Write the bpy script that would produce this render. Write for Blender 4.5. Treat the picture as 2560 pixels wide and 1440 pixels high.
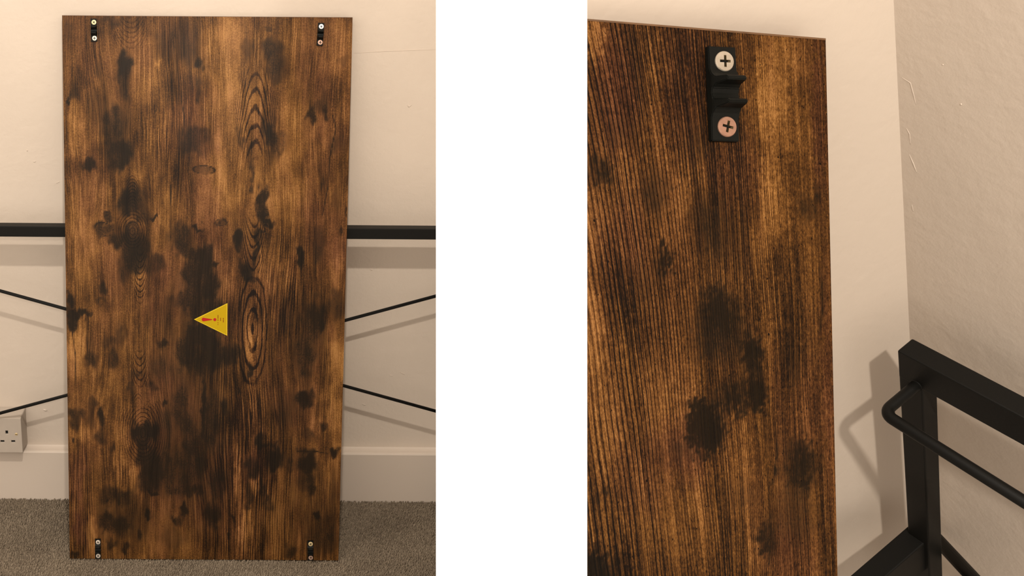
import bpy, bmesh, math, random
import numpy as np
from mathutils import Vector, Matrix
from mathutils.geometry import tessellate_polygon

for o in list(bpy.data.objects):
    bpy.data.objects.remove(o)
scene = bpy.context.scene
COL = scene.collection
R_ = random.Random(7)

# ------------------------------------------------------------------ camera
FPX = 2800.0                 # focal length in pixels of a 2560 px wide frame
PPX, PPY = 530.0, 720.0      # optical axis in that frame (lens shift)
PITCH, ROLL = 0.37257, 0.00686
CAM = np.array([0.01352, -2.38026, 1.48182])
_R0 = np.array([1.0, 0, 0]); _U0 = np.array([0, math.sin(PITCH), math.cos(PITCH)])
FWD = np.array([0, math.cos(PITCH), -math.sin(PITCH)])
RGT = math.cos(ROLL) * _R0 + math.sin(ROLL) * _U0
UPV = -math.sin(ROLL) * _R0 + math.cos(ROLL) * _U0
cam_d = bpy.data.cameras.new('camera')
cam_d.sensor_fit = 'HORIZONTAL'; cam_d.sensor_width = 36.0
cam_d.lens = FPX / 2560.0 * 36.0
cam_d.shift_x = (1280.0 - PPX) / 2560.0
cam_d.clip_start = 0.01
cam = bpy.data.objects.new('camera', cam_d); COL.objects.link(cam)
mw = Matrix.Identity(4)
for i in range(3):
    mw[i][0] = RGT[i]; mw[i][1] = UPV[i]; mw[i][2] = -FWD[i]; mw[i][3] = CAM[i]
cam.matrix_world = mw
scene.camera = cam

def cw(p):                   # right/down/forward metres from the camera -> world
    return CAM + RGT * p[0] - UPV * p[1] + FWD * p[2]
def cdir(d):
    return RGT * d[0] - UPV * d[1] + FWD * d[2]
def sight(px, py):
    return np.array([(px - PPX) / FPX, (py - PPY) / FPX, 1.0])
def unit(v):
    v = np.array(v, float); return v / np.linalg.norm(v)

# ------------------------------------------------------------------ world, lamps, exposure
world = bpy.data.worlds.new('world'); scene.world = world; world.use_nodes = True
bg = world.node_tree.nodes['Background']
bg.inputs[0].default_value = (1.0, 0.88, 0.76, 1); bg.inputs[1].default_value = 1.5
scene.view_settings.view_transform = 'Standard'
scene.view_settings.look = 'None'
scene.view_settings.gamma = 1.0
scene.view_settings.use_curve_mapping = False
scene.view_settings.exposure = 0.0

def lamp(name, loc, watts, color, radius):
    l = bpy.data.lights.new(name, 'POINT'); l.energy = watts; l.color = color; l.shadow_soft_size = radius
    o = bpy.data.objects.new(name, l); COL.objects.link(o); o.location = tuple(loc)
    return o
LIGHT = (1.0, 0.92, 0.82)
lamp('room_bulb', (0.03, -1.70, 2.44), 112.0, LIGHT, 0.03)

# the second corner, its directions in camera axes (right, down, forward)
B_CORNER = sight(2064, 97) * 0.56
_k = 0.2; _e = -0.082 + 0.2674 * _k; _q = (_e - 0.0223) / (0.553 + _k); _p = 0.0223 + 0.553 * _q
B_LEFT = unit([-1, _e, -_k]); B_DOWN = unit([_p, 1, _q])
B_OUT = np.cross(B_DOWN, B_LEFT); B_OUT = B_OUT * -np.sign(B_OUT[2])
W_DOWN = unit([0.516, 1, 0.754])
W_OUT = np.cross(W_DOWN, B_LEFT); W_OUT = unit(W_OUT * -np.sign(W_OUT[2]))
W_PT = B_CORNER - B_OUT * 0.021
F_ALONG = unit([0.427, 0.376, -0.822]); F_SIDE = unit([-0.803, 0.575, -0.155])
S_OUT = np.cross(W_DOWN, F_ALONG); S_OUT = unit(S_OUT * -np.sign(S_OUT[0]))
def on_plane(px, py, n, p0):
    r = sight(px, py); return r * ((p0 @ n) / (r @ n))
CORNER = on_plane(2234, 0, W_OUT, W_PT)
F_TOP = sight(2243, 876) * 0.66                      # top corner of the metal side frame
_peak = F_TOP - F_SIDE * 0.0125
_shadow = on_plane(2215, 872, W_OUT, W_PT)
lamp('corner_bulb', cw(_shadow + unit(_peak - _shadow) * 1.35), 43.0, LIGHT, 0.02)

# ------------------------------------------------------------------ helpers
def link(o, parent=None):
    COL.objects.link(o)
    if parent: o.parent = parent
    return o
def tag(o, label=None, cat=None, group=None, kind=None):
    if label: o['label'] = label
    if cat: o['category'] = cat
    if group: o['group'] = group
    if kind: o['kind'] = kind
    return o
def thing(name, loc, label, cat, group=None):
    o = bpy.data.objects.new(name, None); o.empty_display_size = 0.05
    o.location = tuple(loc); COL.objects.link(o)
    return tag(o, label, cat, group)
def origin_of(o):
    p = np.zeros(3)
    while o is not None:
        p += np.array(o.location); o = o.parent
    return p
def mesh_of(name, verts, faces, mats, smooth=False, fmat=None):
    me = bpy.data.meshes.new(name)
    me.from_pydata([tuple(map(float, v)) for v in verts], [], faces)
    for m in (mats if isinstance(mats, (list, tuple)) else [mats]): me.materials.append(m)
    if fmat: me.polygons.foreach_set('material_index', fmat)
    if smooth: me.polygons.foreach_set('use_smooth', [True] * len(me.polygons))
    me.update(); return me
def part(name, verts, faces, mats, parent=None, smooth=False, fmat=None, bevel=0.0, segs=2):
    """verts in world space; the parts of a thing hang on its Empty"""
    off = origin_of(parent) if parent else np.zeros(3)
    me = mesh_of(name, np.array(verts, float) - off, faces, mats, smooth, fmat)
    bm = bmesh.new(); bm.from_mesh(me)
    bmesh.ops.recalc_face_normals(bm, faces=bm.faces)
    if bevel: bmesh.ops.bevel(bm, geom=list(bm.edges), offset=bevel, segments=segs, profile=0.5, affect='EDGES')
    bm.to_mesh(me); bm.free()
    o = bpy.data.objects.new(name, me); link(o, parent); return o
BOXF = [(0, 1, 3, 2), (4, 6, 7, 5), (0, 4, 5, 1), (2, 3, 7, 6), (0, 2, 6, 4), (1, 5, 7, 3)]
def boxv(o, a, b, c):
    o, a, b, c = (np.array(v, float) for v in (o, a, b, c))
    return [o + a * i + b * j + c * k for i in (0, 1) for j in (0, 1) for k in (0, 1)]
def abox(x0, x1, y0, y1, z0, z1):
    return boxv((x0, y0, z0), (x1 - x0, 0, 0), (0, y1 - y0, 0), (0, 0, z1 - z0))
def tube(pts, r, n=14, taper=False):
    pts = [np.array(p, float) for p in pts]; V = []; F = []
    t0 = unit(pts[1] - pts[0]); ref = np.array([0, 0, 1.0]) if abs(t0[2]) < .9 else np.array([1.0, 0, 0])
    x = unit(np.cross(t0, ref))
    for i, p in enumerate(pts):
        t = unit(pts[min(i + 1, len(pts) - 1)] - pts[max(i - 1, 0)])
        x = unit(x - t * (x @ t)); y = np.cross(t, x)
        for j in range(n):
            a = 2 * math.pi * j / n; V.append(p + (x * math.cos(a) + y * math.sin(a)) * r * (max(0.12, math.sin(math.pi * i / (len(pts) - 1)) ** .5) if taper else 1.0))
    for i in range(len(pts) - 1):
        for j in range(n):
            F.append((i * n + j, i * n + (j + 1) % n, (i + 1) * n + (j + 1) % n, (i + 1) * n + j))
    F.append(tuple(range(n))); F.append(tuple((len(pts) - 1) * n + j for j in range(n)))
    return V, F

# ------------------------------------------------------------------ node material helpers
class Nodes:
    def __init__(self, name):
        self.m = bpy.data.materials.new(name); self.m.use_nodes = True
        self.t = self.m.node_tree; self.b = self.t.nodes['Principled BSDF']
    def n(self, typ, **kw):
        x = self.t.nodes.new(typ)
        for k, v in kw.items(): setattr(x, k, v)
        return x
    def set(self, sock, v):
        if hasattr(v, 'is_linked') or isinstance(v, bpy.types.NodeSocket): self.t.links.new(v, sock)
        else: sock.default_value = v
    def math(self, op, a, b=0.0, c=0.0, clamp=False):
        x = self.n('ShaderNodeMath', operation=op, use_clamp=clamp)
        self.set(x.inputs[0], a); self.set(x.inputs[1], b); self.set(x.inputs[2], c)
        return x.outputs[0]
    def vec(self, x, y, z=0.0):
        c = self.n('ShaderNodeCombineXYZ')
        for i, v in enumerate((x, y, z)): self.set(c.inputs[i], v)
        return c.outputs[0]
    def noise(self, v, scale=1.0, detail=2.0, rough=0.5, dist=0.0):
        x = self.n('ShaderNodeTexNoise'); self.set(x.inputs['Vector'], v)
        x.inputs['Scale'].default_value = scale; x.inputs['Detail'].default_value = detail
        x.inputs['Roughness'].default_value = rough; x.inputs['Distortion'].default_value = dist
        return x.outputs['Fac']
    def ramp(self, f, stops):
        x = self.n('ShaderNodeValToRGB'); self.set(x.inputs[0], f)
        e = x.color_ramp.elements
        while len(e) < len(stops): e.new(0.5)
        for el, (p, c) in zip(e, stops):
            el.position = p; el.color = (c[0], c[1], c[2], 1) if isinstance(c, tuple) else (c, c, c, 1)
        return x.outputs[0]
    def step(self, v, a, b):
        x = self.n('ShaderNodeMapRange', interpolation_type='SMOOTHSTEP'); self.set(x.inputs[0], v)
        x.inputs[1].default_value = a; x.inputs[2].default_value = b
        return x.outputs[0]
    def mix(self, f, a, b, mode='MIX'):
        x = self.n('ShaderNodeMix', data_type='RGBA', blend_type=mode)
        self.set(x.inputs[0], f); self.set(x.inputs[6], a); self.set(x.inputs[7], b)
        return x.outputs[2]
    def bump(self, h, strength, dist):
        x = self.n('ShaderNodeBump'); x.inputs['Strength'].default_value = strength
        x.inputs['Distance'].default_value = dist; self.set(x.inputs['Height'], h)
        self.t.links.new(x.outputs[0], self.b.inputs['Normal'])
    def pos(self):
        return self.n('ShaderNodeNewGeometry').outputs['Position']
    def done(self, color=None, rough=0.5, metal=0.0, spec=0.5):
        if color is not None: self.set(self.b.inputs['Base Color'], color if not isinstance(color, tuple) else (*color, 1))
        self.set(self.b.inputs['Roughness'], rough); self.set(self.b.inputs['Metallic'], metal)
        self.b.inputs['Specular IOR Level'].default_value = spec
        return self.m

def paint_material(name, col, lump, bump_mm, var=0.05, rough=0.6):
    N = Nodes(name); p = N.pos()
    a = N.noise(p, 1000.0 / lump, 4, 0.55); b = N.noise(p, 250.0 / lump, 3, 0.5, 0.6); c = N.noise(p, 3.0, 3)
    h = N.math('ADD', N.math('MULTIPLY', a, 0.6), N.math('MULTIPLY', b, 1.0))
    N.bump(h, 1.0, bump_mm / 1000.0)
    lo = tuple(x * (1 - var) for x in col); hi = tuple(x * (1 + var) for x in col)
    return N.done(N.ramp(c, [(0.3, lo), (0.7, hi)]), rough, 0, 0.3)
M = {}
CREAM = (0.605, 0.515, 0.425)
M['wall'] = paint_material('cream_wall_paint', CREAM, 9.0, 0.9)
M['wall_close'] = paint_material('cream_plaster', (0.605, 0.515, 0.425), 5.0, 0.32)
M['wall_side'] = paint_material('cream_plaster_side', (0.605, 0.515, 0.425), 7.5, 0.62)
M['skirting'] = paint_material('skirting_gloss', (0.60, 0.51, 0.425), 12.0, 0.25, 0.02, 0.35)
M['white'] = paint_material('white_emulsion', (0.96, 0.96, 0.96), 6.0, 0.05, 0.0, 0.8)

def metal_black():
    N = Nodes('black_powder_coat'); p = N.pos()
    N.bump(N.noise(p, 2500, 2), 0.25, 0.0002)
    return N.done((0.007, 0.0066, 0.0056), 0.5, 0.0, 0.16)
M['black'] = metal_black()
def plastic_black():
    N = Nodes('black_moulded_plastic'); p = N.pos()
    N.bump(N.noise(p, 900, 3), 0.3, 0.0003)
    return N.done((0.005, 0.0052, 0.0042), 0.5, 0.0, 0.13)
M['plastic'] = plastic_black()
def screw_mat(name, col):
    N = Nodes(name); p = N.pos()
    c = N.noise(p, 400, 2)
    return N.done(N.ramp(c, [(0.3, tuple(x * .85 for x in col)), (0.7, col)]), 0.38, 0.45, 0.5)
M['zinc'] = screw_mat('zinc_screw', (0.74, 0.66, 0.56)); M['copper'] = screw_mat('copper_tinted_screw', (0.62, 0.40, 0.30))
M['brassy'] = screw_mat('brassy_screw', (0.80, 0.62, 0.33)); M['bright'] = screw_mat('bright_screw', (0.95, 0.93, 0.92))  # glint on the wide view's screws is painted in as paler metal
M['zinc_dim'] = screw_mat('dim_zinc_screw', (0.50, 0.43, 0.34)); M['copper_dim'] = screw_mat('dim_copper_screw', (0.40, 0.22, 0.15))  # same screw metals for the close view, glint left out of the colour
M['recess'] = screw_mat('screw_recess', (0.10, 0.07, 0.03))
def flat(name, col, rough=0.5):
    N = Nodes(name); p = N.pos(); c = N.noise(p, 60, 2)
    return N.done(N.ramp(c, [(0.2, tuple(x * .95 for x in col)), (0.8, col)]), rough, 0, 0.15)
M['yellow'] = flat('sticker_yellow', (0.43, 0.285, 0.0), 0.5); M['yellow_rim'] = flat('sticker_rim', (0.62, 0.44, 0.02), 0.5)
M['red'] = flat('sticker_red', (0.38, 0.012, 0.01)); M['red_ink'] = flat('sticker_ink', (0.22, 0.035, 0.0))
M['socket'] = flat('socket_plastic', (0.45, 0.385, 0.32), 0.45); M['hole'] = flat('socket_hole_dark', (0.01, 0.01, 0.01), 0.8)

def carpet_material():
    N = Nodes('taupe_loop_carpet'); p = N.pos()
    a = N.noise(p, 420, 3, 0.7); b = N.noise(p, 140, 2); c = N.noise(p, 8, 3)
    v = N.math('ADD', N.math('MULTIPLY', a, 0.55), N.math('ADD', N.math('MULTIPLY', b, 0.3), N.math('MULTIPLY', c, 0.15)))
    col = N.ramp(v, [(0.30, (0.045, 0.034, 0.025)), (0.44, (0.155, 0.120, 0.085)), (0.58, (0.275, 0.22, 0.158)), (0.74, (0.47, 0.385, 0.285))])
    N.bump(a, 0.6, 0.003)
    return N.done(col, 0.95, 0, 0.1)
M['carpet'] = carpet_material()

# ------------------------------------------------------------------ printed wood laminate
def wood_material(name, spec, rough, gain, blue):
    N = Nodes(name)
    A = N.n('ShaderNodeAttribute', attribute_name='print_a'); B = N.n('ShaderNodeAttribute', attribute_name='print_b')
    sa = N.n('ShaderNodeSeparateColor'); N.t.links.new(A.outputs['Color'], sa.inputs[0])
    sb = N.n('ShaderNodeSeparateColor'); N.t.links.new(B.outputs['Color'], sb.inputs[0])
    dark, pale, red, mask = sa.outputs[0], sa.outputs[1], sa.outputs[2], A.outputs['Alpha']
    gu, phase, v, coarse = sb.outputs[0], sb.outputs[1], sb.outputs[2], B.outputs['Alpha']     # gu and v in millimetres
    mul = lambda a, b: N.math('MULTIPLY', a, b)
    add = lambda a, b: N.math('ADD', a, b)
    sub = lambda a, b: N.math('SUBTRACT', a, b)
    wob = N.noise(N.vec(mul(gu, 0.04), mul(v, 0.010), 3.0), 1.0, 2)
    g2 = add(gu, mul(sub(wob, 0.5), 6.0))
    streak = N.noise(N.vec(mul(g2, 0.46), mul(v, 0.0065)), 1.0, 2.0, 0.6)           # about 2 mm growth lines
    hair = N.noise(N.vec(mul(g2, 1.7), mul(v, 0.22), 7.0), 1.0, 2.5, 0.65)          # fine broken fibres
    broad = N.noise(N.vec(mul(g2, 0.055), mul(v, 0.005), 11.0), 1.0, 3.0, 0.55)     # wide soft streaks
    grit = N.noise(N.vec(mul(gu, 1.5), mul(v, 0.75), 17.0), 1.0, 3.0, 0.75)         # mottling
    mott = N.noise(N.vec(mul(gu, 0.40), mul(v, 0.26), 81.0), 1.0, 4.0, 0.75)
    patch = N.noise(N.vec(mul(gu, 0.034), mul(v, 0.017), 23.0), 1.0, 4.0, 0.62)
    cloud = N.noise(N.vec(mul(gu, 0.012), mul(v, 0.007), 53.0), 1.0, 3.0, 0.55)
    hatch = N.noise(N.vec(mul(gu, 0.05), mul(v, 0.9), 29.0), 1.0, 2.0, 0.5)         # faint cross hatching
    strength = N.step(N.noise(N.vec(mul(gu, 0.022), mul(v, 0.005), 61.0), 1.0, 2.0), 0.36, 0.62)
    line = N.math('SUBTRACT', 1.0, N.step(N.math('ABSOLUTE', sub(streak, 0.5)), 0.0, 0.10))
    line = mul(mul(line, N.step(hair, 0.28, 0.58)), add(0.35, mul(strength, 0.65)))
    ring = N.math('SINE', add(mul(phase, 6.2832), add(mul(sub(hair, 0.5), 1.4), mul(sub(patch, 0.5), 7.0))))
    ring = mul(mul(N.step(ring, 0.25, 0.95), mask), N.step(grit, 0.22, 0.5))
    cl = N.noise(N.vec(mul(g2, 0.15), mul(v, 0.0035), 41.0), 1.0, 2.0, 0.5)
    cline = mul(mul(N.math('SUBTRACT', 1.0, N.step(N.math('ABSOLUTE', sub(cl, 0.5)), 0.0, 0.07)), coarse), N.step(hair, 0.22, 0.5))
    fleck = N.step(N.noise(N.vec(mul(g2, 2.3), mul(v, 0.55), 71.0), 1.0, 2.0, 0.6), 0.50, 0.68)
    speck = mul(N.step(N.noise(N.vec(mul(gu, 0.6), mul(v, 0.4), 31.0), 1.0, 1.0), 0.72, 0.79), 0.7)
    ragged = add(add(mul(sub(grit, 0.5), 1.0), mul(sub(mott, 0.5), 1.6)), add(mul(sub(patch, 0.5), 1.5), add(mul(sub(streak, 0.5), 0.4), mul(sub(hair, 0.5), 0.5))))
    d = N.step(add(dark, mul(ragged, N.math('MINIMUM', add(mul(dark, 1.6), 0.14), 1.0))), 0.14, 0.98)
    L = add(0.53, mul(pale, 0.45))
    L = add(L, mul(sub(broad, 0.5), 0.62)); L = add(L, mul(sub(patch, 0.5), 0.60)); L = add(L, mul(sub(cloud, 0.5), 0.32))
    L = add(L, mul(sub(hair, 0.5), 0.50)); L = add(L, mul(sub(streak, 0.5), 0.45)); L = add(L, mul(sub(grit, 0.5), 0.80)); L = add(L, mul(sub(mott, 0.5), 0.75)); L = sub(L, mul(sub(fleck, 0.3), 0.20)); L = add(L, mul(sub(hatch, 0.5), 0.10))
    L = sub(L, mul(line, 0.36)); L = sub(L, mul(ring, 0.42)); L = sub(L, mul(cline, 0.36)); L = sub(L, speck)
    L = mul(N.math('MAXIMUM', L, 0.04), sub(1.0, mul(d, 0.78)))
    warm = N.ramp(L, [(0.0, (0.0030, 0.0017, 0.0008)), (0.2, (0.0165, 0.0075, 0.0026)), (0.45, (0.066, 0.0280, 0.0070)),
                      (0.70, (0.168, 0.076, 0.0190)), (1.0, (0.36, 0.185, 0.058))])
    rd = N.ramp(L, [(0.0, (0.0034, 0.0018, 0.0012)), (0.2, (0.0165, 0.0064, 0.0034)), (0.45, (0.060, 0.0220, 0.0090)),
                    (0.70, (0.138, 0.055, 0.0230)), (1.0, (0.28, 0.130, 0.058))])
    rf = N.math('ADD', add(mul(red, 0.9), 0.06), add(mul(sub(broad, 0.5), 1.2), mul(sub(cloud, 0.48), 1.6)), clamp=True)
    col = N.mix(rf, warm, rd)
    gz = N.ramp(L, [(0.0, (0.0034, 0.0026, 0.0014)), (0.3, (0.022, 0.0155, 0.0072)), (1.0, (0.20, 0.13, 0.06))])
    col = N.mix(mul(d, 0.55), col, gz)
    col = N.mix(1.0, col, (gain, gain * (0.5 + 0.5 * blue), gain * blue, 1.0), 'MULTIPLY')
    N.bump(add(mul(line, -1.0), mul(hair, 0.4)), 0.4, 0.0002)
    return N.done(col, rough, 0, spec)
M['wood'] = wood_material('rustic_brown_wood_laminate', 0.13, 0.36, 1.14, 0.93)
M['wood_dim'] = wood_material('rustic_brown_wood_laminate_dim', 0.07, 0.5, 0.84, 0.85)  # same laminate; dimmer surroundings put into lower gloss and darker colour
def edge_material():
    N = Nodes('brown_edge_band'); p = N.pos()
    c = N.noise(p, 90, 3)
    return N.done(N.ramp(c, [(0.3, (0.09, 0.044, 0.019)), (0.7, (0.15, 0.076, 0.033))]), 0.45)
M['edge'] = edge_material()

# layout of the print: soft blotches as  u,v,half width,half height,strength %; broad faint ones ending DARK_A darken the lower half
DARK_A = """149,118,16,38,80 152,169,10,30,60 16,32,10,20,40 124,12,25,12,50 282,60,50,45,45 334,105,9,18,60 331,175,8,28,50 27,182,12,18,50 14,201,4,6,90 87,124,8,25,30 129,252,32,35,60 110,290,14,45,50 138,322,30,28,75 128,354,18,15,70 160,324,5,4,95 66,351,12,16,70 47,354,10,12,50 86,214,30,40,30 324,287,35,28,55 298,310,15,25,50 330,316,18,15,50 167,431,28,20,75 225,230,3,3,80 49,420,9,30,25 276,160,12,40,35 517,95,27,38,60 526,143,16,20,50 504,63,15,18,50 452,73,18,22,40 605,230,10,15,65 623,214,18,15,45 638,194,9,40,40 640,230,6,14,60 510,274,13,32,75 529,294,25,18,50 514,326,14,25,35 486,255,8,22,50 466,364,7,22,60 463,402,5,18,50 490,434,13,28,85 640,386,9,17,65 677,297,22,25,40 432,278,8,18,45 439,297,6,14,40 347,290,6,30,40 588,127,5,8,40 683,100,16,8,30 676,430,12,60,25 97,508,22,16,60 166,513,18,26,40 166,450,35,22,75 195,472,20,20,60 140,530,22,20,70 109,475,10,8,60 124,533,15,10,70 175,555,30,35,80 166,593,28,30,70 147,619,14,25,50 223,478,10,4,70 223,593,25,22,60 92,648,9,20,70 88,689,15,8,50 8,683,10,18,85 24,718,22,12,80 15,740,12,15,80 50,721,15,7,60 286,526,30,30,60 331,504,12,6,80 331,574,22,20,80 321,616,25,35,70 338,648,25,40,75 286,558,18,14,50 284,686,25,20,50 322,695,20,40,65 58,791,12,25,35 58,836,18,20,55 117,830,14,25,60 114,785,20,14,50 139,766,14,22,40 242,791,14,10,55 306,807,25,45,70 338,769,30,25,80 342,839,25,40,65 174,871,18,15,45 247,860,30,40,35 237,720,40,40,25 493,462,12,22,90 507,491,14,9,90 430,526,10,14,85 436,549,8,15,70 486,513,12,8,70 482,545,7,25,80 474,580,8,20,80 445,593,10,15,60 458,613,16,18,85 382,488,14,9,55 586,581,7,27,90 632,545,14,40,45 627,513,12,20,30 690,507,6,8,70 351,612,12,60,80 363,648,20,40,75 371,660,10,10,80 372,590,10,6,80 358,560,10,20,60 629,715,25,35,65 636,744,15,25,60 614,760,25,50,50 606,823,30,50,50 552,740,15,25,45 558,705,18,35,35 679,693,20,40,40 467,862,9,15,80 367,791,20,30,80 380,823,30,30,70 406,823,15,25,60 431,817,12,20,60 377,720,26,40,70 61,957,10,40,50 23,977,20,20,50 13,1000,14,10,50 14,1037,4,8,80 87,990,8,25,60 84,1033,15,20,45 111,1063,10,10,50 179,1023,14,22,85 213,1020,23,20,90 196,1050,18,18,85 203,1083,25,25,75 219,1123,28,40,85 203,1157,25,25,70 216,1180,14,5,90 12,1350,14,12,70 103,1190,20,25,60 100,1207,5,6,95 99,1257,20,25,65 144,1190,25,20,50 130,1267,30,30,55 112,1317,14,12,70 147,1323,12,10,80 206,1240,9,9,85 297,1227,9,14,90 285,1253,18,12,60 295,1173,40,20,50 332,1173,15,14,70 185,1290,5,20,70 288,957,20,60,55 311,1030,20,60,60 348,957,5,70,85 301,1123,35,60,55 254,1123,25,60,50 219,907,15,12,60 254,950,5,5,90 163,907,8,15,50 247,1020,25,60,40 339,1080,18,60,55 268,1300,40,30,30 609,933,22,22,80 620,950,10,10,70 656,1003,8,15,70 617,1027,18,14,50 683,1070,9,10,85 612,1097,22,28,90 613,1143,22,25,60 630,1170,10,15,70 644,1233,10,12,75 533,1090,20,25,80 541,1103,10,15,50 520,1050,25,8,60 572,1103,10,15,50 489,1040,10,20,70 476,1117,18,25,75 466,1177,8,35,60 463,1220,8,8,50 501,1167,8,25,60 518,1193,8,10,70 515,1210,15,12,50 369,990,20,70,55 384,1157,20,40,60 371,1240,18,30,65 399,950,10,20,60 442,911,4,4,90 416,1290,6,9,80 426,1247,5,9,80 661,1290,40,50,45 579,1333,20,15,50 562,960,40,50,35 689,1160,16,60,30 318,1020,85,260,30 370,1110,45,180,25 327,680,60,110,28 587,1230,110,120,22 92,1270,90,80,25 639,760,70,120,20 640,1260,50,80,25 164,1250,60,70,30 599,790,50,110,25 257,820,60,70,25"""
PALE_A = """392,110,45,120,55 432,230,30,60,40 365,360,25,80,45 532,400,60,80,50 404,390,40,60,50 461,210,25,40,50 475,130,20,80,35 420,40,30,40,40 217,130,40,80,30 222,290,30,60,30 31,270,18,60,45 187,360,40,25,30 39,440,20,40,50 79,410,30,30,40 675,610,15,30,35 686,840,18,60,75 679,960,20,60,50 25,800,18,60,65 33,1030,25,20,50 56,1290,10,50,75 463,760,12,60,55 491,1010,12,40,40 480,1160,9,20,65 464,1270,14,40,65 436,1110,8,80,45 256,480,14,60,35 182,625,12,25,55 397,650,22,40,45 526,610,40,60,40 135,1060,15,80,40 170,1150,10,40,45 653,60,40,60,30 569,260,40,100,30 43,560,30,80,35 547,1260,30,80,35 85,900,40,40,30 156,810,14,50,30 687,1090,14,60,35 5,1210,10,40,20 561,50,30,50,25 355,440,30,40,30 237,107,6,7,70"""
RED_A = """29,1110,22,30,60 18,1157,16,40,60 30,1283,17,35,70 489,1040,16,40,60 476,1117,24,40,70 330,300,40,40,60 335,390,30,60,50 69,390,40,60,40 43,90,40,80,40 305,220,40,60,40 371,1190,40,120,50 602,960,60,60,30 653,520,50,120,50 625,100,60,80,35 257,1060,80,150,50 356,500,40,60,50 107,620,40,60,40 437,660,60,100,40 257,660,60,80,50 540,860,50,80,30 462,1080,60,120,40 648,290,40,80,40"""
DARK_B = """902,1140,36,62,75 924,1218,28,39,40 716,1937,72,116,95 659,1956,60,77,70 548,1784,84,87,65 429,1773,48,77,80 447,1590,50,96,60 617,1382,120,116,50 619,1517,160,116,40 631,957,140,154,40 121,857,60,77,45 63,795,24,48,60 195,2108,100,116,55 378,2468,50,96,60 1280,2582,100,77,80 1257,2253,50,39,50 861,2050,120,58,30 950,815,80,116,35 1243,733,60,77,45 503,1108,100,77,30 228,1606,60,116,35 245,2375,120,154,35 1040,1240,100,116,25 732,552,80,116,30 1116,534,80,77,30 524,2240,120,77,25"""
PALE_B = """1279,80,60,77,80 921,191,60,116,35 261,85,100,116,50 311,329,80,193,75 332,827,60,193,55 393,1065,50,116,40 1291,1492,60,174,60 1255,1994,100,232,60 1218,2400,100,116,50 963,1806,80,193,45 823,848,50,154,30 343,1337,50,154,40 180,482,100,116,40 1011,2273,100,193,40 804,2424,120,154,35 1128,1714,60,232,40 1287,983,60,154,40 522,2088,60,193,30 445,2561,40,77,20"""
RED_B = """771,259,120,290,70 1156,343,100,232,80 539,679,120,154,60 42,414,32,386,80 1122,1090,100,193,50 840,2050,140,116,70 188,1800,120,232,40 27,1603,32,579,60 1051,2180,160,154,40 249,2565,120,154,50"""


def rows(s):
    return np.array([[float(x) for x in r.split(',')] for r in s.split()])
def vnoise(x, y, seed):
    xi = np.floor(x).astype(np.int64); yi = np.floor(y).astype(np.int64)
    fx = x - xi; fy = y - yi; fx = fx * fx * (3 - 2 * fx); fy = fy * fy * (3 - 2 * fy)
    def h(a, b):
        n = (a * 374761393 + b * 668265263 + seed * 974711) & 0x7fffffff
        n = ((n ^ (n >> 13)) * 1274126177) & 0x7fffffff
        n = (n ^ (n >> 16)) & 0xffff
        return n / 65535.0
    return (h(xi, yi) * (1 - fx) + h(xi + 1, yi) * fx) * (1 - fy) + (h(xi, yi + 1) * (1 - fx) + h(xi + 1, yi + 1) * fx) * fy
def soft(u, v, R, wob=0.0):
    """union of soft elliptical blotches with ragged outlines"""
    out = np.zeros_like(u); un = u.copy(); vn = v.copy()
    if wob:
        un = u + (vnoise(u / 14, v / 22, 3) - .5) * wob * 1.3 + (vnoise(u / 5, v / 12, 4) - .5) * wob * .8
        vn = v + (vnoise(u / 12, v / 18, 5) - .5) * wob * 2.4 + (vnoise(u / 4, v / 14, 6) - .5) * wob * 1.4
    for cu, cv, ru, rv, s in R:
        q = ((un - cu) / (ru * 1.12)) ** 2 + ((vn - cv) / (rv * 1.12)) ** 2
        k = q < 7
        val = np.exp(-(q[k] ** 1.8) * 0.62) * s / 100.0
        out[k] = 0.7 * np.maximum(out[k], val) + 0.3 * (1 - (1 - out[k]) * (1 - val * .96))
    return out

def ring_fields(u, v, F):
    best = np.zeros_like(u); second = np.zeros_like(u); ph = np.zeros_like(u)
    for kind, cu, cv, ru, rv, a, b, gain in F:
        q = ((u - cu) / ru) ** 2 + ((v - cv) / rv) ** 2
        m = np.clip(1.35 - q, 0, 1) * gain
        if kind == 'arch': p = (v - a * (u - cu) ** 2) / b             # hills opening downwards
        elif kind == 'cup': p = (v + a * (u - cu) ** 2) / b            # bowls opening upwards
        else: p = np.sqrt((u - cu) ** 2 + ((v - cv) * a) ** 2) / b     # closed rings
        w = m > best
        second = np.where(w, best, np.maximum(second, m)); ph = np.where(w, p, ph); best = np.where(w, m, best)
    return ph, best * np.clip((best - second) * 4, 0, 1)

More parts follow.
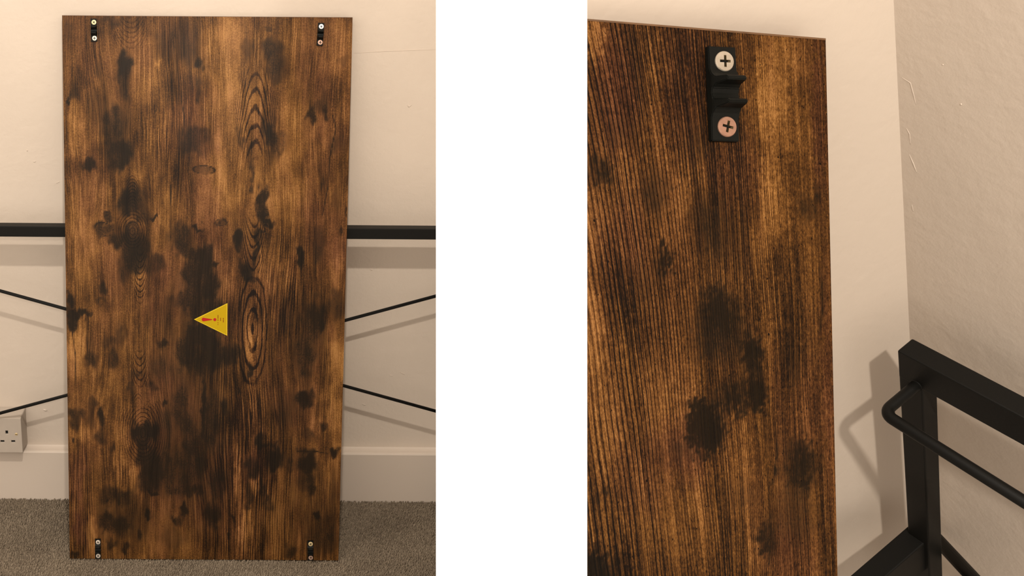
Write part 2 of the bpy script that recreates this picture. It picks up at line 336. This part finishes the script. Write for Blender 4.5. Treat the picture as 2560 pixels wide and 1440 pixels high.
def panel_mesh(name, corner, left, down, out, us, vs, thick, fields, mat):
    """board slab: print side as a grid that carries the print fields, plus back and edges"""
    nu, nv = len(us), len(vs)
    UU, VV = np.meshgrid(us, vs)
    P = corner + UU.reshape(-1, 1) * left + VV.reshape(-1, 1) * down
    n0 = nu * nv
    cs = [(us[0], vs[0]), (us[-1], vs[0]), (us[-1], vs[-1]), (us[0], vs[-1])]
    F_ = [corner + a * left + b * down for a, b in cs]; Bk = [p - out * thick for p in F_]
    V = np.concatenate([P, np.array(F_), np.array(Bk)])
    ii, jj = np.meshgrid(np.arange(nu - 1), np.arange(nv - 1))
    a = (jj * nu + ii).ravel()
    quads = np.stack([a, a + 1, a + 1 + nu, a + nu], 1)
    nrm = np.cross(left, down)
    if nrm @ out < 0: quads = quads[:, ::-1]
    extra = []
    for i in range(4):
        j = (i + 1) % 4; extra.append((n0 + i, n0 + j, n0 + 4 + j, n0 + 4 + i))
    extra.append((n0 + 4, n0 + 5, n0 + 6, n0 + 7))
    if nrm @ out > 0: extra = [e[::-1] for e in extra[:4]] + [extra[4][::-1]]
    faces = np.concatenate([quads, np.array(extra)])
    me = bpy.data.meshes.new(name)
    me.vertices.add(len(V)); me.vertices.foreach_set('co', V.astype(np.float32).ravel())
    me.loops.add(faces.size); me.loops.foreach_set('vertex_index', faces.astype(np.int32).ravel())
    me.polygons.add(len(faces)); me.polygons.foreach_set('loop_start', (np.arange(len(faces)) * 4).astype(np.int32))
    mi = np.zeros(len(faces), np.int32); mi[-5:] = 1
    me.materials.append(mat); me.materials.append(M['edge'])
    me.polygons.foreach_set('material_index', mi)
    me.update(calc_edges=True); me.validate()
    for nm, arr in zip(('print_a', 'print_b'), fields(UU.ravel(), VV.ravel())):
        at = me.attributes.new(nm, 'FLOAT_COLOR', 'POINT')
        full = np.zeros((len(V), 4), np.float32); full[:n0] = arr
        at.data.foreach_set('color', full.ravel())
    return me

# ------------------------------------------------------------------ setting
def struct(o, label=None):
    o['kind'] = 'structure'
    if label: o['label'] = label
    return o
floor = struct(part('floor', abox(-3.0, 3.2, -3.6, 0.02, -0.05, 0.0), BOXF, M['carpet']), 'taupe loop pile carpet on the floor')
wall_l = struct(part('wall_left', abox(-3.0, 0.82, 0.0, 0.12, -0.05, 3.2), BOXF, M['wall']), 'cream painted wall behind the wide view of the board')

# skirting board: square front, rounded ledge running back to the wall
def skirting():
    prof = [(-0.022, 0.0), (-0.022, 0.1325), (-0.0205, 0.1352), (-0.0175, 0.1366), (-0.010, 0.1378), (-0.004, 0.1398), (0.0, 0.1425), (0.0, 0.0)]
    V = [(x, y, z) for x in (-3.0, 0.80) for y, z in prof]; n = len(prof)
    F = [(i, (i + 1) % n, n + (i + 1) % n, n + i) for i in range(n)] + [tuple(range(n)), tuple(range(n, 2 * n))]
    return part('baseboard_left', V, F, M['skirting'])
struct(skirting(), 'cream painted skirting board along the carpet')

# white partition added to fill the blank band between the two views
def partition():
    z0, z1, s = 0.45, 3.3, 0.27
    xa, xb = 560 / FPX * z0, 938 / FPX * z0
    y0, y1 = -2.2, 1.75
    P = []
    for z in (z0, z1):
        dx = s * (z - z0)
        P += [(xa + dx, y0, z), (xb + dx, y0, z), (xb + dx, y1, z), (xa + dx, y1, z)]
    F = [(0, 1, 2, 3), (4, 7, 6, 5), (0, 4, 5, 1), (1, 5, 6, 2), (2, 6, 7, 3), (3, 7, 4, 0)]
    return part('wall_band_filler', [cw(p) for p in P], F, M['white'])
struct(partition(), 'plain white partition end added to fill the blank band between the two views')

# second bay: back wall, side wall, floor
def bay():
    def slab(name, pts, n, mat, t=0.05):
        P = [np.array(p) for p in pts]; Q = [p - n * t for p in P]
        k = len(P)
        F = [tuple(range(k)), tuple(range(2 * k - 1, k - 1, -1))] + [(i, (i + 1) % k, k + (i + 1) % k, k + i) for i in range(k)]
        return part(name, [cw(p) for p in P + Q], F, mat)
    up, dn = 0.55, cw(CORNER)[2] / -cdir(W_DOWN)[2] + 0.02
    c_top, c_bot = CORNER - W_DOWN * up, CORNER + W_DOWN * dn
    # left end of the back wall dies into the partition
    lf = -unit(np.cross(W_OUT, W_DOWN)); lf = lf * np.sign(lf @ B_LEFT)
    def to_partition(p):            # walk left in the wall plane until inside the partition
        s = 0.27; z0 = 0.45; xa = 0.67 * 560 / FPX * z0 + 0.33 * 938 / FPX * z0
        g = lambda q: q[0] - (xa + s * (q[2] - z0))
        t = g(p) / -(lf[0] - s * lf[2]); return p + lf * t
    w = slab('wall_back', [c_top, c_bot, to_partition(c_bot), to_partition(c_top)], W_OUT, M['wall_close'])
    struct(w, 'cream plaster wall behind the close-up board')
    ln = 0.75
    w = slab('wall_right', [c_top, c_top + F_ALONG * ln, c_bot + F_ALONG * ln, c_bot], S_OUT, M['wall_side'])
    struct(w, 'cream plaster side wall with a rough texture')
bay()

# carpet pile: small leaning loops over the part of the floor near the wall
def pile():
    rng = np.random.default_rng(5)
    sp = 0.0043
    xs = np.arange(-0.75, 0.72, sp); ys = np.arange(-0.62, -0.018, sp * 0.9)
    X, Y = np.meshgrid(xs, ys); X = X + (np.arange(len(ys)) % 2 * sp / 2)[:, None]
    X = X.ravel() + rng.uniform(-.0015, .0015, X.size); Y = Y.ravel() + rng.uniform(-.0015, .0015, Y.size)
    n = len(X); keep = rng.random(n) > 0.06; X, Y = X[keep], Y[keep]; n = len(X)
    H = rng.uniform(.0035, .0078, n); A = rng.normal(0.9, .5, n); Rl = rng.uniform(.0021, .0034, n); Rs = rng.uniform(.0012, .0020, n)
    lx = np.cos(A); ly = np.sin(A)
    V = []
    for j in range(5):
        a = 2 * math.pi * j / 5; c, s = math.cos(a), math.sin(a)
        V.append(np.stack([X + lx * Rl * c - ly * Rs * s, Y + ly * Rl * c + lx * Rs * s, np.full(n, -0.001)], 1))
    for j in range(5):
        a = 2 * math.pi * j / 5; c, s = math.cos(a) * .75, math.sin(a) * .75
        V.append(np.stack([X + lx * (Rl * c + H * .2) - ly * Rs * s, Y + ly * (Rl * c + H * .2) + lx * Rs * s, H * .72], 1))
    V.append(np.stack([X + lx * H * .3, Y + ly * H * .3, H], 1))
    V = np.stack(V, 1).reshape(-1, 3)
    loc = []
    for j in range(5):
        k = (j + 1) % 5; loc += [(j, k, 5 + k), (j, 5 + k, 5 + j), (5 + j, 5 + k, 10)]
    F = (np.arange(n)[:, None, None] * 11 + np.array(loc)[None]).reshape(-1, 3)
    me = bpy.data.meshes.new('carpet_pile')
    me.vertices.add(len(V)); me.vertices.foreach_set('co', V.astype(np.float32).ravel())
    me.loops.add(F.size); me.loops.foreach_set('vertex_index', F.astype(np.int32).ravel())
    me.polygons.add(len(F)); me.polygons.foreach_set('loop_start', (np.arange(len(F)) * 3).astype(np.int32))
    me.materials.append(M['carpet']); me.polygons.foreach_set('use_smooth', np.ones(len(F), bool))
    me.update(calc_edges=True)
    o = bpy.data.objects.new('carpet_pile', me); link(o, floor); o['kind'] = 'stuff'
pile()

# ------------------------------------------------------------------ brackets and screws (shared meshes)
def bracket_mesh(w=0.0150):
    prof = [(0.0, 0.0), (0.0, 0.0030), (0.0112, 0.0032), (0.0135, 0.0042), (0.0155, 0.0060), (0.0163, 0.0122), (0.0172, 0.0134), (0.0186, 0.0131),
            (0.0194, 0.0066), (0.0208, 0.0046), (0.0232, 0.0040), (0.0256, 0.0046), (0.0270, 0.0066), (0.0278, 0.0131), (0.0292, 0.0134),
            (0.0301, 0.0122), (0.0309, 0.0060), (0.0330, 0.0042), (0.0352, 0.0032), (0.0464, 0.0030), (0.0464, 0.0)]
    V = []
    for s in (-1, 1):
        for y, z in prof:
            k = 1.0 if z < 0.0045 else 1.0 - 0.32 * (z - 0.0045) / 0.009
            V.append((s * w / 2 * k, 0.0232 - y, z))
    n = len(prof)
    F = [(i, (i + 1) % n, n + (i + 1) % n, n + i) for i in range(n)]
    for s in (0, 1):
        T = tessellate_polygon([[Vector((p[0], p[1], 0)) for p in prof]])
        F += [tuple(s * n + i for i in t) for t in T]
    me = mesh_of('bracket', V, F, M['plastic'])
    bm = bmesh.new(); bm.from_mesh(me); bmesh.ops.recalc_face_normals(bm, faces=bm.faces)
    bmesh.ops.bevel(bm, geom=[e for e in bm.edges if len(e.link_faces) == 2 and e.calc_face_angle(0) > 0.6], offset=0.0004, segments=2, affect='EDGES')
    bm.to_mesh(me); bm.free(); return me
def screw_mesh(mat, r=0.0050):
    n = 28
    outer = [(r * .93 * math.cos(2 * math.pi * i / n), r * .93 * math.sin(2 * math.pi * i / n)) for i in range(n)]
    a, b = r * 0.13, r * 0.58
    cross = [(a, b), (-a, b), (-a, a), (-b, a), (-b, -a), (-a, -a), (-a, -b), (a, -b), (a, -a), (b, -a), (b, a), (a, a)]
    V = [(x, y, 0.0010) for x, y in outer] + [(x, y, 0.0011) for x, y in cross]
    T = tessellate_polygon([[Vector((x, y, 0)) for x, y in outer], [Vector((x, y, 0)) for x, y in cross]])
    F = [tuple(t) for t in T]; fm = [0] * len(F)
    k = len(V)
    V += [(x / .93, y / .93, 0.0006) for x, y in outer] + [(x / .93, y / .93, -0.0008) for x, y in outer]
    for i in range(n):
        j = (i + 1) % n; F += [(i, j, k + j, k + i), (k + i, k + j, k + n + j, k + n + i)]; fm += [0, 0]
    k2 = len(V)
    V += [(x * .6, y * .6, -0.0006) for x, y in cross]
    for i in range(12):
        j = (i + 1) % 12; F.append((n + i, n + j, k2 + j, k2 + i)); fm.append(1)
    F.append(tuple(k2 + i for i in range(12))); fm.append(1)
    me = mesh_of('screw', V, F, [mat, M['recess']], False, fm)
    bm = bmesh.new(); bm.from_mesh(me); bmesh.ops.recalc_face_normals(bm, faces=bm.faces); bm.to_mesh(me); bm.free()
    return me
BRACKET = bracket_mesh(); BRACKET_NARROW = bracket_mesh(0.0128)
SCREW = {k: screw_mesh(M[k]) for k in ('zinc', 'copper', 'brassy', 'bright', 'zinc_dim', 'copper_dim')}
def place_bracket(board, centre, right, up, out, spin, kinds, mesh, turn=(0.0, 0.3)):
    m = Matrix.Identity(4)
    for i in range(3):
        m[i][0] = right[i]; m[i][1] = up[i]; m[i][2] = out[i]; m[i][3] = centre[i] - board.location[i]
    b = bpy.data.objects.new('bracket', mesh); link(b, board)
    b.matrix_basis = m @ Matrix.Rotation(spin, 4, 'Z')
    for y, kd, tn in zip((0.0158, -0.0163), kinds, turn):
        s = bpy.data.objects.new('screw', SCREW[kd]); link(s, b)
        s.matrix_basis = Matrix.Translation((0.0006, y, 0.0031)) @ Matrix.Rotation(tn, 4, 'Z')
    return b

# ------------------------------------------------------------------ wide view: board leaning on the wall
LEAN, BW, BL, BT = 0.21220, 0.60, 1.1828, 0.018
X_ = np.array([1.0, 0, 0]); D_ = np.array([0, -math.sin(LEAN), -math.cos(LEAN)])      # right and down along the board
O_ = np.array([0, -math.cos(LEAN), math.sin(LEAN)])
foot = np.array([0.0, -(BL * math.sin(LEAN) + BT / math.cos(LEAN) + 0.003), 0.006])
TL = foot - D_ * BL - X_ * BW / 2
KU, KV = BW / 702.0, BL / 1357.0          # print unit -> metres
def fields_a(um, vm):
    u = um / KU; v = vm / KV
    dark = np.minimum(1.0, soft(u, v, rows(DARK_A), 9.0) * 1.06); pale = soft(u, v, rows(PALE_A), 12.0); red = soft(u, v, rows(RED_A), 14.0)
    # faint cracks
    for pts in ([(263, 400), (264, 470), (262, 515), (266, 560)], [(285, 135), (291, 165), (289, 195), (296, 235), (292, 280)], [(303, 140), (304, 190)],
                [(660, 230), (668, 262), (655, 330), (652, 400), (640, 470)], [(588, 1067), (640, 1068), (668, 1074)], [(14, 760), (22, 830), (20, 900)],
                [(480, 505), (520, 525)], [(700, 450), (697, 465), (701, 475)]):
        for (a0, b0), (a1, b1) in zip(pts[:-1], pts[1:]):
            t = np.clip(((u - a0) * (a1 - a0) + (v - b0) * (b1 - b0)) / ((a1 - a0) ** 2 + (b1 - b0) ** 2), 0, 1)
            dd = np.hypot(u - a0 - t * (a1 - a0), v - b0 - t * (b1 - b0))
            dark = np.maximum(dark, np.exp(-(dd / 1.7) ** 2) * 0.8)
    # outlined knots
    for cu, cv, ru, rv, rot in ((98, 509, 24, 15, .45), (345, 362, 27, 10, .05), (388, 490, 15, 8, .0), (168, 513, 15, 22, 0), (590, 582, 6, 22, 0), (500, 28, 9, 6, 0)):
        c, s = math.cos(rot), math.sin(rot)
        r = np.sqrt((((u - cu) * c + (v - cv) * s) / ru) ** 2 + ((-(u - cu) * s + (v - cv) * c) / rv) ** 2)
        dark = np.maximum(dark, np.exp(-((r - 1) / .12) ** 2) * .75)
        dark = np.maximum(dark, np.exp(-((r - .55) / .12) ** 2) * .45)
        dark = np.maximum(dark, (r < .9) * .36)
    ph, mk = ring_fields(u, v, [
        ('arch', 470, 225, 62, 105, .10, 40, 1.0), ('ring', 470, 757, 52, 185, .26, 11, 1.0), ('ring', 192, 1022, 80, 110, .55, 5.6, .6),
        ('ring', 168, 513, 42, 58, .7, 5.5, .7), ('arch', 168, 415, 50, 40, .07, 8, .7), ('cup', 470, 560, 62, 85, .11, 26, .9),
        ('cup', 165, 40, 60, 45, .03, 12, .35), ('arch', 180, 925, 50, 45, .1, 10, .6), ('cup', 186, 620, 42, 70, .12, 15, .9),
        ('cup', 185, 870, 45, 60, .1, 18, .7), ('cup', 468, 1250, 50, 100, .07, 34, .55), ('arch', 468, 1080, 50, 80, .12, 36, .3)])
    G = u.copy()
    for cu, cv, ru, rv, amp in ((98, 509, 40, 70, 10), (168, 513, 40, 90, 16), (205, 1020, 45, 90, 18), (345, 362, 40, 45, 8), (470, 250, 60, 130, -10), (470, 757, 40, 140, 12), (388, 490, 24, 40, 6), (500, 490, 30, 60, 12)):
        q = ((u - cu) / ru) ** 2 + ((v - cv) / rv) ** 2
        G = G - amp * np.tanh((u - cu) / (ru * .4)) * np.exp(-q)
    G = G + (vnoise(u / 90, v / 260, 21) - .5) * 26
    coarse = np.clip(soft(u, v, np.array([(470, 1100, 90, 260, 100), (440, 800, 90, 160, 80), (560, 640, 60, 120, 90), (180, 1100, 70, 140, 50), (260, 200, 60, 160, 60), (380, 1200, 60, 160, 60), (30, 1200, 30, 160, 70)], float)), 0, 1)
    m0 = np.clip(coarse * 0.75 * (0.35 + 0.9 * vnoise(u / 40, v / 160, 43)), 0, .7); base = G / 6.2
    ph = np.where(mk > m0, ph, base); mk = np.maximum(mk, m0) * np.clip(np.abs(mk - m0) * 5, 0, 1)
    return np.stack([dark, pale, red, mk], 1), np.stack([G * KU * 1000, ph, v * KV * 1000, coarse], 1)

board_a = thing('desk_board', foot, 'whole rustic brown wood-effect desk board with a yellow warning sticker, leaning on the wall', 'board')
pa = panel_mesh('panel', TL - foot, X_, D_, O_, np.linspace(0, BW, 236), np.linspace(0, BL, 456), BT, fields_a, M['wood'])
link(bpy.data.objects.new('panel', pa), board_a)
def spot_a(u, v, lift=0.0):
    return TL + X_ * u * KU + D_ * v * KV + O_ * lift
for u, v, spin, kinds, turn in ((77, 34, 0.03, ('brassy', 'zinc'), (0.7, 0.05)), (625, 40, -0.05, ('bright', 'copper'), (0.5, 0.02)),
                                (74, 1329, 0.0, ('zinc', 'zinc'), (0.2, 0.9)), (628, 1330, 0.03, ('brassy', 'copper'), (0.4, 0.8))):
    place_bracket(board_a, spot_a(u, v, 0.0), X_, -D_, O_, spin, kinds, BRACKET_NARROW, turn)

# warning sticker: triangle lying on its side, rim, drop-shaped exclamation mark, three short lines of print
def sticker():
    def tri(name, pts, z0, z1, mat, par):
        P = [spot_a(*p, z0) for p in pts] + [spot_a(*p, z1) for p in pts]; n = len(pts)
        F = [tuple(range(n)), tuple(range(n, 2 * n))] + [(i, (i + 1) % n, n + (i + 1) % n, n + i) for i in range(n)]
        return part(name, P, F, mat, par)
    s = tri('warning_sticker', [(322, 731), (406, 689.5), (406, 771.5)], 0.0, 0.0004, M['yellow_rim'], board_a)
    tag(s, 'yellow triangular warning sticker with a red exclamation mark')
    tri('yellow_field', [(326, 731), (404, 692.5), (404, 768.5)], 0.0003, 0.0006, M['yellow'], s)
    drop = []
    for i in range(13):
        a = math.pi / 2 + math.pi * i / 12; drop.append((346 + 4.6 * math.cos(a), 731 + 4.6 * math.sin(a)))
    drop += [(367.5, 730.1), (368, 731), (367.5, 731.9)]
    tri('exclamation_stroke', drop, 0.0005, 0.0009, M['red'], s)
    tri('exclamation_dot', [(374.5 + 3.9 * math.cos(2 * math.pi * i / 16), 731 + 3.9 * math.sin(2 * math.pi * i / 16)) for i in range(16)], 0.0005, 0.0009, M['red'], s)
    rnd = random.Random(3)
    for u, v0, v1 in ((382.5, 719.5, 744.5), (389, 726.5, 738), (396, 727, 738.5)):
        V = []; F = []; v = v0
        while v < v1:
            L = rnd.uniform(1.0, 1.9); w = rnd.uniform(0.85, 1.25)
            if rnd.random() < .84:
                k = len(V); V += [spot_a(a, b, c) for a in (u - w, u + w) for b in (v, min(v + L, v1)) for c in (0.0005, 0.0008)]
                F += [tuple(k + i for i in f) for f in BOXF]
            v += L + 0.55
        part('lettering', V, F, M['red_ink'], s)
sticker()

# ------------------------------------------------------------------ black desk frame standing behind the board
fr = thing('desk_stand', (0.0, -0.08, 0.0), 'black metal desk frame with a square crossbar and crossed thin rods behind the board', 'desk frame')
def ray_y(px, py, y):
    d = cdir(sight(px, py)); return CAM + d * (y - CAM[1]) / d[1]
YB = -0.095
pL, pR = ray_y(20, 566, YB), ray_y(1060, 572, YB)
zt = (pL[2] + pR[2]) / 2; zb = (ray_y(20, 593, YB)[2] + ray_y(1060, 598.5, YB)[2]) / 2
XL, XR = -0.64, 0.555
part('crossbar', abox(XL, XR, YB, -0.07, zb, zt), BOXF, M['black'], fr, bevel=0.0014)
for x in (XL - 0.025, XR):
    part('leg', abox(x, x + 0.025, YB, -0.07, 0.0, zt), BOXF, M['black'], fr, bevel=0.0014)
for (xa, ya), (xb, yb), y in (((0, 727), (1090, 1028), -0.0735), ((0, 1033), (1090, 740), -0.064)):
    a, b = ray_y(xa, ya, y), ray_y(xb, yb, y); sl = (b - a) / (b[0] - a[0])
    V, F = tube([a + sl * (XL + 0.002 - a[0]), b + sl * (XR - 0.002 - b[0])], 0.0038)
    part('cross_rod', V, F, M['black'], fr, smooth=True)

# ------------------------------------------------------------------ wall socket on the skirting
def socket():
    cx, cz = -0.4775, 0.1950; h = 0.0445
    yb, yf = 0.0, -0.052
    so = thing('wall_socket', (cx, -0.02, cz - h), 'cream single three-pin power socket sitting on the skirting', 'socket')
    # tapering back box
    hb = h + 0.005
    V = [(cx - hb, yb, cz - hb), (cx + hb, yb, cz - hb), (cx + hb, yb, cz + hb), (cx - hb, yb, cz + hb),
         (cx - h, yf + .008, cz - h), (cx + h, yf + .008, cz - h), (cx + h, yf + .008, cz + h), (cx - h, yf + .008, cz + h)]
    F = [(0, 1, 2, 3), (4, 5, 6, 7), (0, 1, 5, 4), (1, 2, 6, 5), (2, 3, 7, 6), (3, 0, 4, 7)]
    part('back_box', V, F, M['socket'], so, bevel=0.003, segs=3)
    # face plate with real pin openings
    hp = h + 0.0012
    outer = [(-hp, -hp), (hp, -hp), (hp, hp), (-hp, hp)]
    def rect(x, z, w, t): return [(x - w / 2, z - t / 2), (x + w / 2, z - t / 2), (x + w / 2, z + t / 2), (x - w / 2, z + t / 2)]
    holes = [rect(0.0107, 0.0085, 0.0058, 0.0090), rect(-0.0010, -0.0155, 0.0092, 0.0055), rect(0.0245, -0.0155, 0.0092, 0.0055)]
    allp = outer + [p for hh in holes for p in hh]
    T = tessellate_polygon([[Vector((x, z, 0)) for x, z in lp] for lp in [outer] + holes])
    n = len(allp)
    V = [(cx + x, yf, cz + z) for x, z in allp] + [(cx + x, yf + 0.009, cz + z) for x, z in allp]
    F = [tuple(t) for t in T] + [tuple(n + i for i in reversed(t)) for t in T]
    for s in range(0, n, 4):
        for i in range(4):
            j = (i + 1) % 4; F.append((s + i, s + j, n + s + j, n + s + i))
    pl = part('face_plate', V, F, M['socket'], so)
    md = pl.modifiers.new('soft', 'BEVEL'); md.width = 0.0011; md.segments = 3; md.limit_method = 'ANGLE'; md.angle_limit = 0.8
    md.use_clamp_overlap = True
    for hh in holes:
        x0, x1 = hh[0][0] - .0004, hh[1][0] + .0004; z0, z1 = hh[0][1] - .0004, hh[2][1] + .0004
        part('pin_hole', abox(cx + x0, cx + x1, yf + 0.0042, yf + 0.0085, cz + z0, cz + z1), BOXF, M['hole'], so)
    V = []; k = 16
    for y, r in ((yf - 0.0008, 0.0026), (yf - 0.0004, 0.0034), (yf + 0.003, 0.0034)):
        V += [(cx + 0.0330 + r * math.cos(2 * math.pi * i / k), y, cz + 0.004 + r * math.sin(2 * math.pi * i / k)) for i in range(k)]
    F = [tuple(range(k))] + [(a * k + i, a * k + (i + 1) % k, (a + 1) * k + (i + 1) % k, (a + 1) * k + i) for a in (0, 1) for i in range(k)]
    sc = part('plate_screw', V, F, M['brassy'], so)
    part('screw_slot', abox(cx + 0.0305, cx + 0.0355, yf - 0.0011, yf - 0.0002, cz + 0.0035, cz + 0.0045), BOXF, M['recess'], sc)
socket()

# ------------------------------------------------------------------ close view: same kind of board in the corner
bl_w, bd_w, bo_w = cdir(B_LEFT), cdir(B_DOWN), cdir(B_OUT)
c_w = cw(B_CORNER)
def fields_b(um, vm):
    u = um * 1e4; v = vm * 1e4                      # tenths of a millimetre from the right top corner
    dark = np.minimum(1.0, soft(u, v, rows(DARK_B), 40.0) * 1.15); pale = soft(u, v, rows(PALE_B), 40.0); red = soft(u, v, rows(RED_B), 40.0)
    for pts in ([(60, 1150), (48, 1330), (70, 1480)], [(330, 1950), (320, 2060), (345, 2200)]):
        for (a0, b0), (a1, b1) in zip(pts[:-1], pts[1:]):
            t = np.clip(((u - a0) * (a1 - a0) + (v - b0) * (b1 - b0)) / ((a1 - a0) ** 2 + (b1 - b0) ** 2), 0, 1)
            dark = np.maximum(dark, np.exp(-(np.hypot(u - a0 - t * (a1 - a0), v - b0 - t * (b1 - b0)) / 7) ** 2) * .8)
    r = np.sqrt(((u - 716) / 62) ** 2 + ((v - 1935) / 105) ** 2)
    dark = np.maximum(dark, np.exp(-((r - .85) / .2) ** 2) * .85)
    tilt = 0.018 + 0.165 * np.clip(u / 1300, 0, 1.2) ** 1.2
    G = u + v * tilt + (vnoise(u / 260, v / 700, 31) - .5) * 40
    coarse = np.clip((u - 500) / 500, 0, 1) * 0.5
    ph = 130.0 * (1 - np.exp(-G / 1100.0))           # growth lines: tight at the right edge, wide at the left
    mk = np.clip(0.40 + (u - 300) / 900, 0.40, 1.0) * np.clip(0.45 + 1.1 * vnoise(u / 180, v / 420, 41), 0, 1)
    return np.stack([dark, pale, red, mk], 1), np.stack([G / 10.0, ph, v / 10.0, coarse * 0.4], 1)
us = np.linspace(0, 0.1350, 106)
LEN_B = (c_w[2] - 0.006) / -bd_w[2]              # reaches down to the carpet
vs = np.concatenate([np.linspace(0, 0.290, 216), np.linspace(0.30, LEN_B, 40)])
foot_b = c_w + bl_w * 0.0675 + bd_w * LEN_B
board_b = thing('desk_board', foot_b, 'dark brown wood-effect board seen close up in the corner, one black bracket at its top', 'board')
pb = panel_mesh('panel', c_w - foot_b, bl_w, bd_w, bo_w, us, vs, 0.018, fields_b, M['wood_dim'])
link(bpy.data.objects.new('panel', pb), board_b)
place_bracket(board_b, c_w + bl_w * 0.0598 + bd_w * 0.0323, -bl_w, -bd_w, bo_w, 0.028, ('zinc_dim', 'copper_dim'), BRACKET, (0.0, -0.22))

def edge_strip(board, corner, along, length, down, out, h):
    part('edge_strip', boxv(corner - out * 0.0175, along * length, down * h, out * 0.01765), BOXF, M['edge'], board)
edge_strip(board_b, c_w - bd_w * 0.0002, bl_w, 0.135, bd_w, bo_w, 0.0009)
edge_strip(board_a, TL - D_ * 0.0002, X_, BW, D_, O_, 0.0008)

# black side frame of a desk standing in the corner
A_, S_, U_ = cdir(unit(F_ALONG + W_DOWN * 0.11)), cdir(F_SIDE), cdir(W_DOWN)
TA, TS = 0.0148, 0.0125
top_w = cw(F_TOP)
LEGL = (top_w[2] - 0.004) / -U_[2]
sf = thing('desk_stand', top_w + U_ * LEGL, 'black square-tube desk side frame with a bent rail, standing in the corner', 'desk frame')
LONG = 0.42
part('top_beam', boxv(top_w, A_ * LONG, -S_ * TS, U_ * 0.0225), BOXF, M['black'], sf, bevel=0.0009)
part('leg', boxv(top_w + U_ * 0.0150 - S_ * 0.00006 + A_ * 0.00006, A_ * TA, -S_ * (TS - 0.00012), U_ * (LEGL - 0.0150)), BOXF, M['black'], sf, bevel=0.0009)
_p2 = top_w + U_ * 0.0187 + A_ * (LONG - TA)
part('leg', boxv(_p2, A_ * TA, -S_ * TS, U_ * ((_p2[2] - 0.004) / -U_[2])), BOXF, M['black'], sf, bevel=0.0009)
def plane_pt(px, py, n, p0):
    d = cdir(sight(px, py)); return CAM + d * (((p0 - CAM) @ n) / (d @ n))
# bent round rail in front of the beam
h0 = plane_pt(2292, 962, S_, top_w)
bend = 0.0285
V_ = [h0 - S_ * 0.002, h0 + S_ * 0.006]
rr = 0.0068
c0 = h0 + S_ * (bend - rr) + A_ * rr
for i in range(9):
    a = math.pi / 2 * i / 8
    V_.append(c0 - A_ * rr * math.cos(a) + S_ * rr * math.sin(a))
V_.append(c0 + S_ * rr + unit(A_ + U_ * 0.06) * 0.36)
V, F = tube(V_, 0.0034, 18)
part('bent_rail', V, F, M['black'], sf, smooth=True)
V, F = tube([h0 - S_ * 0.0006, h0 + S_ * 0.0004, h0 + S_ * 0.0008], 0.0039, 14)
part('weld', V, F, M['black'], sf, smooth=True)
# lower square stretcher leaving the leg along the back wall, and a round rod
s0 = plane_pt(2273, 1312, S_, top_w)
part('stretcher', boxv(s0 + S_ * 0.0003, S_ * 0.24, A_ * TA, U_ * 0.030), BOXF, M['black'], sf, bevel=0.0009)
r0 = plane_pt(2340, 1345, A_, top_w + A_ * TA); r1 = plane_pt(2428, 1440, A_, top_w + A_ * 0.055)
V, F = tube([r0 - (r1 - r0) * 0.05, r0 + (r1 - r0) * 6.0], 0.0043, 16)
part('diagonal_rod', V, F, M['black'], sf, smooth=True)

# ------------------------------------------------------------------ blemishes in the paint
def drip(name, pts, r, parent):
    P = [np.array(p) for p in pts]; Q = []
    for a, b in zip(P[:-1], P[1:]): Q += [a + (b - a) * k / 5 for k in range(5)]
    V, F = tube(Q + [P[-1]], r, 8, True); part(name, V, F, parent.data.materials[0], parent, smooth=True)
wl = bpy.data.objects['wall_left']; wr = bpy.data.objects['wall_right']
for path, r in (([(1018, 262), (1022, 267), (1029, 262)], .0011), ([(66, 375), (70, 377)], .0014), ([(82, 404), (90, 404)], .0012), ([(885, 133), (960, 128), (1090, 124)], .0005),
                ([(925, 673), (932, 675)], .0012), ([(905, 1010), (915, 1013)], .0012), ([(974, 938), (982, 940)], .0010), ([(1000, 930), (1012, 937)], .0009), ([(108, 1023), (118, 1027)], .0024), ([(140, 458), (150, 454)], .0008)):
    drip('paint_drip', [ray_y(x, y, -0.0002) for x, y in path], r, wl)
n_s, p_s = cdir(S_OUT), cw(CORNER)
for path, r in (([(2252, 192), (2276, 207), (2285, 240), (2290, 262)], .00028), ([(2266, 320), (2274, 335), (2276, 362)], .00028), ([(2273, 385), (2284, 410), (2292, 432)], .00035), ([(2280, 510), (2283, 530)], .00028), ([(2402, 258), (2404, 263)], .0005), ([(2356, 160), (2359, 163)], .0004)):
    drip('paint_drip', [plane_pt(x, y, n_s, p_s) for x, y in path], r, wr)
